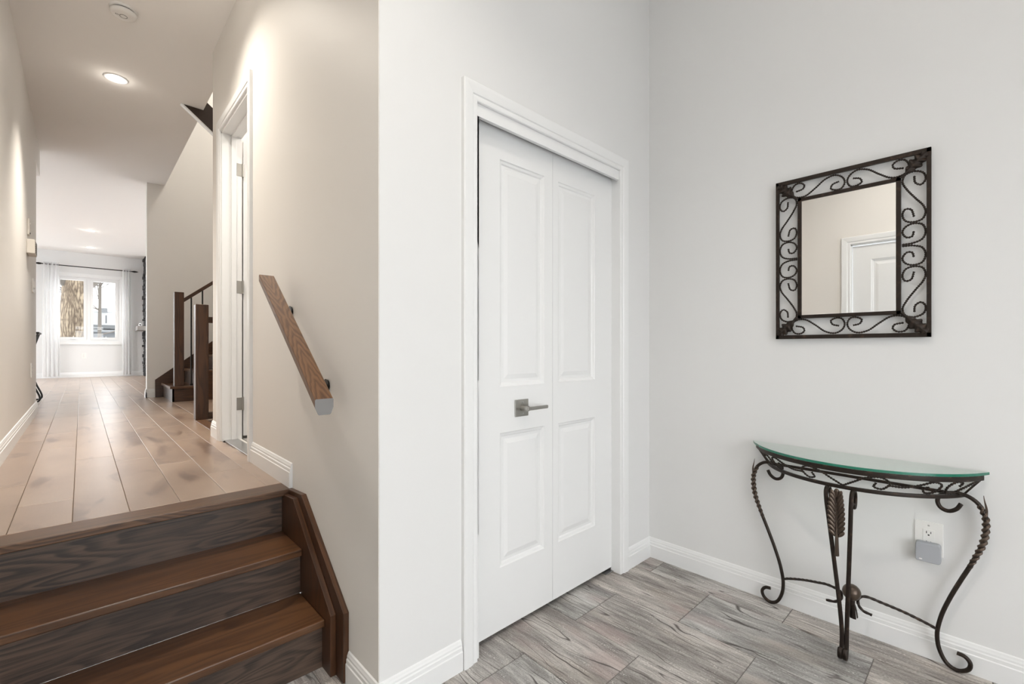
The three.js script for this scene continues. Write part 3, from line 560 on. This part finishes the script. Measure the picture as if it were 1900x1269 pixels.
// ------------------------------------------------------------------ wall mirror in a scrolled iron frame
{
  const cz = -.431, cy = 1.614, X = 2.381, t = thing('wall_mirror', 'rectangular wall mirror in a dark iron frame of twisted scrolls with corner leaves', 'mirror', [XR, cy, cz]);
  const ow = .270, oh = .3665, iw = .1805, ih = .2745, b = .0175;
  const bar = (y0, y1, s0, s1, d = .012) => uvw(box(X - d / 2, X + d / 2, cy + y0, cy + y1, cz + s0, cz + s1, .0012, 1), 'y');
  part(t, 'outer_frame', merge([bar(oh - b, oh, -ow, ow), bar(-oh, -oh + b, -ow, ow), bar(-oh, oh, -ow, -ow + b * .8), bar(-oh, oh, ow - b * .8, ow)]), M.iron);
  part(t, 'inner_frame', merge([bar(ih - .0155, ih, -iw, iw, .014), bar(-ih, -ih + .0155, -iw, iw, .014), bar(-ih, ih, -iw, -iw + .0155, .014), bar(-ih, ih, iw - .0155, iw, .014)]), M.iron);
  part(t, 'glass', quads([[[X - .002, cy - ih + .01, cz - iw + .01], [X - .002, cy - ih + .01, cz + iw - .01], [X - .002, cy + ih - .01, cz + iw - .01], [X - .002, cy + ih - .01, cz - iw + .01]]]), M.mirror);
  part(t, 'backing', box(X + .001, X + .006, cy - ih + .008, cy + ih - .008, cz - iw + .008, cz + iw - .008), M.black);
  const SIDE = [[-.2203, .268], [-.2236, .2412], [-.2402, .2298], [-.2535, .2466], [-.2468, .274], [-.2203, .2869], [-.1937, .2793], [-.1851, .2527], [-.1971, .2222], [-.2236, .1804], [-.2468, .1461], [-.2535, .1195], [-.2435, .0944], [-.217, .0875], [-.1937, .0967], [-.1848, .1233], [-.1937, .1423], [-.2103, .1385], [-.2196, .1081]];
  const CEE = [[-.219, .051], [-.2137, .032], [-.1984, .0297], [-.1848, .051], [-.1937, .0718], [-.217, .0817], [-.2435, .0738], [-.2535, .0434], [-.2435, .0167], [-.217, .005], [-.183, .003]];
  const TOP = [[-.1885, .308], [-.160, .3155], [-.155, .330], [-.1695, .343], [-.1917, .340], [-.2045, .316], [-.195, .288], [-.1726, .2785], [-.1476, .2815], [-.1107, .307], [-.0745, .3356], [-.0392, .3435], [-.0131, .328], [-.0045, .3036], [-.016, .281], [-.0363, .2785], [-.0538, .289], [-.048, .305], [-.0247, .3125]];
  for (const sx of [1, -1]) for (const sy of [1, -1]) for (const C of [SIDE, CEE, TOP])
    part(t, 'scroll', sweep(C.map(([a, h]) => [X, cy + sy * h, cz + sx * a]), rope(.0044), { step: .0016, twist: 380 }), M.iron);
  for (const sx of [1, -1]) for (const sy of [1, -1]) {
    const g = ironLeaf(.112, .027, 4, { stem: .16, deep: .34, curl: .3 });
    g.rotateY(-Math.PI / 2); g.rotateX(Math.atan2(sx * .079, sy * .085));   // facing -x, pointing to the outer corner
    g.translate(X - .009, cy + sy * .268, cz + sx * .181);
    part(t, 'leaf', g, M.iron);
  }
  for (const y of [cy + oh - .012, cy - oh + .004]) part(t, 'hanger', box(X + .004, XR, y, y + .008, cz - .01, cz + .01), M.ironDark);
}

// ------------------------------------------------------------------ half-round console table
{
  const cz = -.405, t = thing('console_table', 'half-round wrought iron console table with a green-edged glass top', 'table', [2.25, 0, cz]);
  const XB = 2.385;
  const arc = (half, depth, y, n = 24, k = 0) => { const R = (half * half + depth * depth) / (2 * depth), a = Math.asin(half / R), l = []; for (let i = 0; i <= n; i++) { const f = -a + 2 * a * i / n; l.push([XB - (R * Math.cos(f) - (R - depth)) + k, y, cz + R * Math.sin(f)]); } return l; };
  // glass
  {
    const P = arc(.398, .265, 0, 60), s = new THREE.Shape(P.map(([x, , z]) => new THREE.Vector2(x, -z)));
    const g = new THREE.ExtrudeGeometry(s, { depth: .008, bevelEnabled: true, bevelThickness: .0012, bevelSize: .0012, bevelOffset: -.0012, bevelSegments: 2 }); g.rotateX(-Math.PI / 2); g.translate(0, .7462, 0);
    const q = [], p0 = arc(.3985, .2655, .7458, 60), p1 = arc(.3985, .2655, .7558, 60);
    for (let i = 0; i < 60; i++) q.push([p0[i], p0[i + 1], p1[i + 1], p1[i]]); 
    const gt = part(t, 'glass_top', g, M.tableGlass, { label: 'clear glass sheet' }); part(gt, 'polished_edge', quads(q), M.glassEdge, { label: 'green polished glass edge' });
  }
  const yT = .733, yB = .657, upA = arc(.383, .245, yT), loA = arc(.330, .206, yB);
  const up = V3(0, 1, 0);
  part(t, 'upper_ring', sweep(upA, rectProf(.005, .022), { up, step: .01 }), M.iron);
  part(t, 'lower_ring', merge([sweep(loA, rectProf(.012, .014), { up, step: .01 }), sweep([loA[0], loA[24]], rectProf(.008, .012), { up, step: .02 })]), M.iron);
  part(t, 'end_bar', sweep([upA[0], loA[0]], rectProf(.012, .006), { step: .01 }), M.iron); part(t, 'end_bar', sweep([upA[24], loA[24]], rectProf(.012, .006), { step: .01 }), M.iron);
  const onApron = (f, h) => { const i = 12 + 12 * f, a = Math.max(0, Math.min(23, Math.floor(i))), r = i - a, P = [0, 1, 2].map((k) => mix(mix(loA[a][k], loA[a + 1][k], r), mix(upA[a][k], upA[a + 1][k], r), .10 + .76 * h)); return P; };
  const PAT = [[[0, 0], [.08, .4], [.17, .85], [.26, .98], [.325, .62], [.285, .14], [.225, .25], [.235, .55]], [[.33, .45], [.43, .42], [.53, .66], [.61, .92], [.68, .7], [.665, .2], [.60, .1], [.565, .38], [.60, .55]], [[.99, .95], [.9, .45], [.83, .12], [.765, .15], [.74, .6], [.78, .95], [.84, .85], [.84, .6]]];
  for (const s of [-1, 1]) for (const p of PAT) part(t, 'filigree', sweep(p.map(([f, h]) => onApron(s * f, h)), rope(.0046), { step: .002, twist: 330 }), M.iron);
  // outer legs: round bar scrolls parallel to the wall (offset from the table's middle, height)
  const LEG = [[.326, .628], [.314, .606], [.292, .593], [.271, .601], [.262, .625], [.272, .650], [.305, .664], [.342, .661], [.372, .637], [.388, .595], [.389, .545], [.381, .495], [.355, .42], [.325, .345], [.295, .265], [.271, .185], [.261, .115], [.268, .060], [.290, .018], [.318, .0075], [.345, .025], [.350, .050], [.336, .068], [.315, .072]];
  const legX = 2.362;
  for (const s of [-1, 1]) {
    const L = part(t, 'leg', sweep(LEG.map(([o, y]) => [legX, y, cz + s * o]), circle(.0072, 10), { step: .006 }), M.iron);
    const wrapPts = LEG.slice(8, 14).map(([o, y]) => [legX, y, cz + s * o]);
    const tip = sweep([[legX, .672, cz + s * .384], [legX - .002, .655, cz + s * .386], [legX - .002, .625, cz + s * .391], [legX, .60, cz + s * .390]], rectProf(.010, .002, .0004), { step: .004, taper: (k) => .15 + .85 * k });
    part(L, 'leaf_sleeve', merge([sweep(wrapPts, rope(.0125), { step: .003, twist: 150, taper: (k) => .55 + .5 * Math.sin(Math.min(1, k * 1.15 + .05) * Math.PI) ** .6 * (1 - .35 * k) }), tip]), M.bronze);
  }
  // middle leg: two flat scrolled bars
  const midBar = (z) => [[2.186, .598], [2.192, .580], [2.206, .576], [2.218, .592], [2.216, .622], [2.200, .644], [2.172, .650], [2.152, .636], [2.144, .60], [2.146, .55], [2.150, .45], [2.152, .35], [2.153, .22], [2.153, .10], [2.148, .040], [2.133, .0105], [2.116, .018], [2.114, .042], [2.124, .050]].map(([x, y]) => [x, y, z(y)]);
  const zl = (y) => cz + .002 - .052 * clamp((y - .13) / .5), zr = (y) => cz + .0175 + .016 * clamp((y - .13) / .5);
  const sc = V3(0, 0, 1);
  part(t, 'middle_leg', sweep(midBar(zl), rectProf(.009, .0148, .0035), { up: sc, step: .005 }), M.iron); part(t, 'middle_leg', sweep(midBar(zr), rectProf(.009, .0148, .0035), { up: sc, step: .005 }), M.iron);
  { const g = leafletSpray(10, .205, .32); g.scale(.232, .262, .28); g.rotateY(-Math.PI / 2); g.translate(2.144, .394, cz - .012); part(t, 'leaf', g, M.bronze); }
  // ball finial and stretchers
  const bx = 2.215, bz = cz + .022;
  part(t, 'ball', (() => { const g = new THREE.SphereGeometry(.031, 28, 20); g.translate(bx, .238, bz); return g; })(), M.bronze);
  part(t, 'finial', (() => { const l = []; for (let i = 0; i < 5; i++) { const a = i / 5 * 6.28; l.push(sweep([[bx, .212, bz], [bx + .010 * Math.cos(a), .19, bz + .010 * Math.sin(a)], [bx + .016 * Math.cos(a), .165, bz + .016 * Math.sin(a)], [bx + .019 * Math.cos(a), .142, bz + .019 * Math.sin(a)]], rectProf(.012, .003, .0008), { step: .006 })); } l.push(cyl(bx, .175, bz, .006, .012, .075)); return merge(l); })(), M.iron);
  for (const s of [-1, 1]) part(t, 'stretcher', sweep([[legX, .135, cz + s * .262], [2.345, .152, cz + s * .235], [2.315, .180, cz + s * .175], [2.275, .207, cz + s * .11], [2.25, .222, cz + s * .060], [2.24, .214, cz + s * .030 + .012], [2.236, .19, cz + s * .028 + .012], [2.236, .170, cz + s * .045 + .010], [2.238, .163, cz + s * .075 + .008]], rectProf(.0088, .0088, .001), { step: .003, twist: 70 }), M.iron);
}

// ------------------------------------------------------------------ living room: curtains, fireplace, chair
{
  const t = thing('curtain_rod', 'thin black curtain rod with pointed finials above the living room window', 'curtain rod', [.12, 3.05, -14.05]);
  part(t, 'rod', cyl(.125, 3.045, -14.05, .0105, .0105, 1.5, 'x', 14), M.ironDark);
  for (const s of [-1, 1]) part(t, 'finial', (() => { const g = new THREE.LatheGeometry([[0, 0], [.016, .005], [.018, .02], [.024, .045], [.016, .085], [0, .125]].map((p) => new THREE.Vector2(...p)), 14); g.rotateZ(-s * Math.PI / 2); g.translate(.125 + s * .745, 3.045, -14.05); return g; })(), M.ironDark);
  for (const x of [-.5, .76]) part(t, 'bracket', box(x - .006, x + .006, 3.03, 3.045, ZF, -14.05), M.ironDark);
}
function curtain(x0, x1, folds, label, flare) {
  const t = thing('curtain', label, 'curtain', [(x0 + x1) / 2, U, -14.05]);
  const nx = 90, ny = 24, g = new THREE.PlaneGeometry(1, 1, nx, ny), p = g.attributes.position, uv = g.attributes.uv;
  for (let i = 0; i < p.count; i++) { const a = p.getX(i) + .5, b = p.getY(i) + .5, w = 1 + flare * (1 - b); const x = (x0 + x1) / 2 + (a - .5) * (x1 - x0) * w; p.setXYZ(i, x, .60 + b * 2.49, -14.05 + .035 * Math.sin(a * folds * 6.2832 + .8 * N2(a * 4, b * 2)) * (1 - .25 * b) + .012 * N2(a * 9, b * 3, 4)); uv.setXY(i, a * 1.0, b * 2.4); }
  g.computeVertexNormals(); part(t, 'sheer', g, M.sheer);
  for (let k = 0; k < folds * 2; k++) { const r = new THREE.TorusGeometry(.022, .005, 8, 16); r.rotateY(Math.PI / 2); r.translate(x0 + (k + .5) / (folds * 2) * (x1 - x0), 3.045, -14.05); part(t, 'grommet', r, M.lightGrey); }
}
curtain(-.60, -.36, 4, 'white sheer curtain hanging at the left of the living room window', .12);
curtain(.70, .85, 3, 'narrow white sheer curtain at the right of the window by the dark stone', .1);
{
  const t = thing('fireplace', 'dark stacked-stone fireplace column at the right of the window wall', 'fireplace', [1.6, U, -13.9]);
  part(t, 'core', box(1.105, 2.60, U, CEIL - .006, ZF + .003, -13.62), M.black);
  let y = U; const base = [];
  while (y < CEIL - .03) {
    const h = Math.min(rr(.05, .105), CEIL - .006 - y); const cut = rr(.15, .45);
    for (const [a, b] of [[.006, cut], [cut, .59]]) part(t, 'stone', uvw(box(1.078 + rr(-.014, .018), 1.12, y + .003, y + h - .003, ZF + a + .003 + .0, ZF + b - .003 + (b === .59 ? rr(-.005, .012) : 0), .008, 1), 'z', rr(0, 1), rr(0, 1)), M.stone);
    let x = 1.10; while (x < 2.58) { const w = Math.min(rr(.34, .7), 2.6 - x); part(t, 'stone', uvw(box(x + .002, x + w - .003, y + .003, y + h - .003, -13.64, -13.605 + rr(-.012, .018), .008, 1), 'x', rr(0, 1), rr(0, 1)), M.stone); x += w; }
    y += h;
  }
  part(t, 'mantel', box(.925, 2.72, 1.635, 1.735, -14.1, -13.42, .006), M.mantel);
}
{
  const t = thing('mantel_gadget', 'tiny white gadget with a dark round front on the fireplace mantel', 'gadget', [.99, 1.7365, -13.6]);
  part(t, 'body', cyl(.99, 1.7665, -13.6, .03, .026, .06, 'y', 20), M.plastic); part(t, 'lens', cyl(.985, 1.768, -13.567, .016, .016, .01, 'z', 16), M.black);
}
{
  const x = -.66, z = -8.0, t = thing('metal_chair', 'black metal chair with spindle back peeking out behind the left hallway wall', 'chair', [x, U, z]);
  const B = (pts, r = .009) => sweep(pts, circle(r, 8), { step: .02 });
  part(t, 'seat', box(x - .2, x + .2, U + .44, U + .46, z - .2, z + .2, .009), M.ironDark);
  part(t, 'back_rail', merge([box(x + .265, x + .295, U + .815, U + .84, z - .21, z + .21, .008)]), M.ironDark);
  for (let k = 0; k < 6; k++) part(t, 'spindle', B([[x + .19, U + .45, z - .17 + k * .068], [x + .23, U + .64, z - .18 + k * .072], [x + .28, U + .825, z - .19 + k * .076]], .006), M.ironDark);
  for (const s of [-1, 1]) part(t, 'leg', merge([B([[x + .17, U + .45, z + s * .17], [x + .25, U + .2, z + s * .185], [x + .30, U + .045, z + s * .19], [x + .285, U + .012, z + s * .19], [x + .2, U + .009, z + s * .19], [x - .2, U + .009, z + s * .19], [x - .28, U + .02, z + s * .19], [x - .29, U + .06, z + s * .19], [x - .17, U + .45, z + s * .17]], .0095)]), M.ironDark);
  part(t, 'stretcher', box(x + .225, x + .25, U + .19, U + .205, z - .18, z + .18, .004), M.lightGrey);
}

// ------------------------------------------------------------------ outside the living room window
function branchTree(name, label, x, z, y0, r0, h, lean, depthN, matTrunk, spread) {
  const t = thing(name, label, 'tree', [x, y0, z]), tw = [];
  const pts = []; for (let i = 0; i <= 6; i++) { const k = i / 6; pts.push([x + lean * k + .05 * N2(k * 4, x), y0 + h * k, z + .08 * N2(k * 4, z)]); }
  const g = sweep(pts, circle(r0, 22), { step: h / 40, taper: (k) => (1.25 - .55 * k) * (k < .12 ? 1 + (.12 - k) * 1.5 : 1) });
  const p = g.attributes.position; for (let i = 0; i < p.count; i++) { const n = 1 + .06 * N2(p.getX(i) * 9, p.getY(i) * 1.5, p.getZ(i) * 9); p.setX(i, x + lean * .4 + (p.getX(i) - x - lean * .4) * n); } g.computeVertexNormals();
  { const u = g.attributes.uv; for (let i = 0; i < u.count; i++) u.setXY(i, Math.atan2(p.getZ(i) - z, p.getX(i) - x) * r0 * 1.2, p.getY(i)); }
  part(t, 'trunk', g, matTrunk);
  const grow = (a, dir, len, r, d) => {
    const pts = [a]; let q = a.clone(), v = dir.clone(); for (let i = 0; i < 3; i++) { v.add(V3(rr(-.22, .22), rr(-.05, .22), rr(-.22, .22))).normalize(); q = q.clone().addScaledVector(v, len / 3); pts.push(q); }
    tw.push(sweep(pts, circle(r, 5), { step: len / 6, taper: (k) => 1 - .55 * k }));
    if (d > 0) for (let k = 0; k < 4; k++) { const s = pts[1 + Math.floor(rr(0, 3))]; grow(s, v.clone().add(V3(rr(-1, 1) * spread, rr(-.2, .6), rr(-1, 1) * spread)).normalize(), len * rr(.5, .75), Math.max(.016, r * .58), d - 1); }
  };
  for (let k = 0; k < 12; k++) { const f = rr(.36, 1), c = pts[Math.min(6, Math.round(f * 6))]; const a = rr(0, 6.28); grow(V3(...c), V3(Math.cos(a), rr(.3, .9), Math.sin(a)).normalize(), h * rr(.26, .42), Math.max(.03, r0 * .36), depthN); }
  part(t, 'branches', merge(tw), M.twig, { kind: 'stuff' }); return t;
}
branchTree('tree', 'thick pale tree trunk filling the left window pane outside', -.14, -17.6, -.3, .30, 9, .12, 1, M.bark, .6);
branchTree('tree', 'bare dark tree with spreading branches behind the right window pane', .56, -27, -.3, .062, 6.4, .05, 3, M.twig, .9);
branchTree('tree', 'thin bare tree far behind the thick trunk outside', -2.3, -44, -.3, .09, 8.5, .1, 3, M.twig, .9);
{
  const t = thing('neighbour_house', 'low grey house with pale roof and white gutter behind the bare trees outside', 'house', [2, -.3, -34]);
  part(t, 'wall', box(-7, 9, -.3, 2.3, -40, -32.4), M.siding);
  part(t, 'roof', quads([[[-7.6, 2.46, -31.8], [9.6, 2.46, -31.8], [9.6, 3.44, -36.2], [-7.6, 3.44, -36.2]], [[-7.6, 3.44, -36.2], [9.6, 3.44, -36.2], [9.6, 2.46, -40.6], [-7.6, 2.46, -40.6]], [[-7.6, 2.40, -31.8], [-7.6, 2.40, -40.6], [9.6, 2.40, -40.6], [9.6, 2.40, -31.8]]]), M.roof);
  part(t, 'fascia', box(-7.6, 9.6, 2.27, 2.45, -31.85, -31.75), M.eave);
  part(t, 'gutter', box(-7.6, 9.6, 2.10, 2.24, -32.4, -32.0, .03), M.gutter);
  part(t, 'vent_pipe', cyl(.95, 2.75, -32.4, .03, .03, .5, 'y', 10), M.eave);
  part(t, 'chimney', box(.72, 1.12, 3.1, 3.62, -36.4, -35.8), M.siding);
  for (const x of [-3, 2.6]) part(t, 'window', merge([box(x - .7, x + .7, .8, 1.75, -32.45, -32.37)]), M.lightGrey);
}

renderer.render(scene, camera);
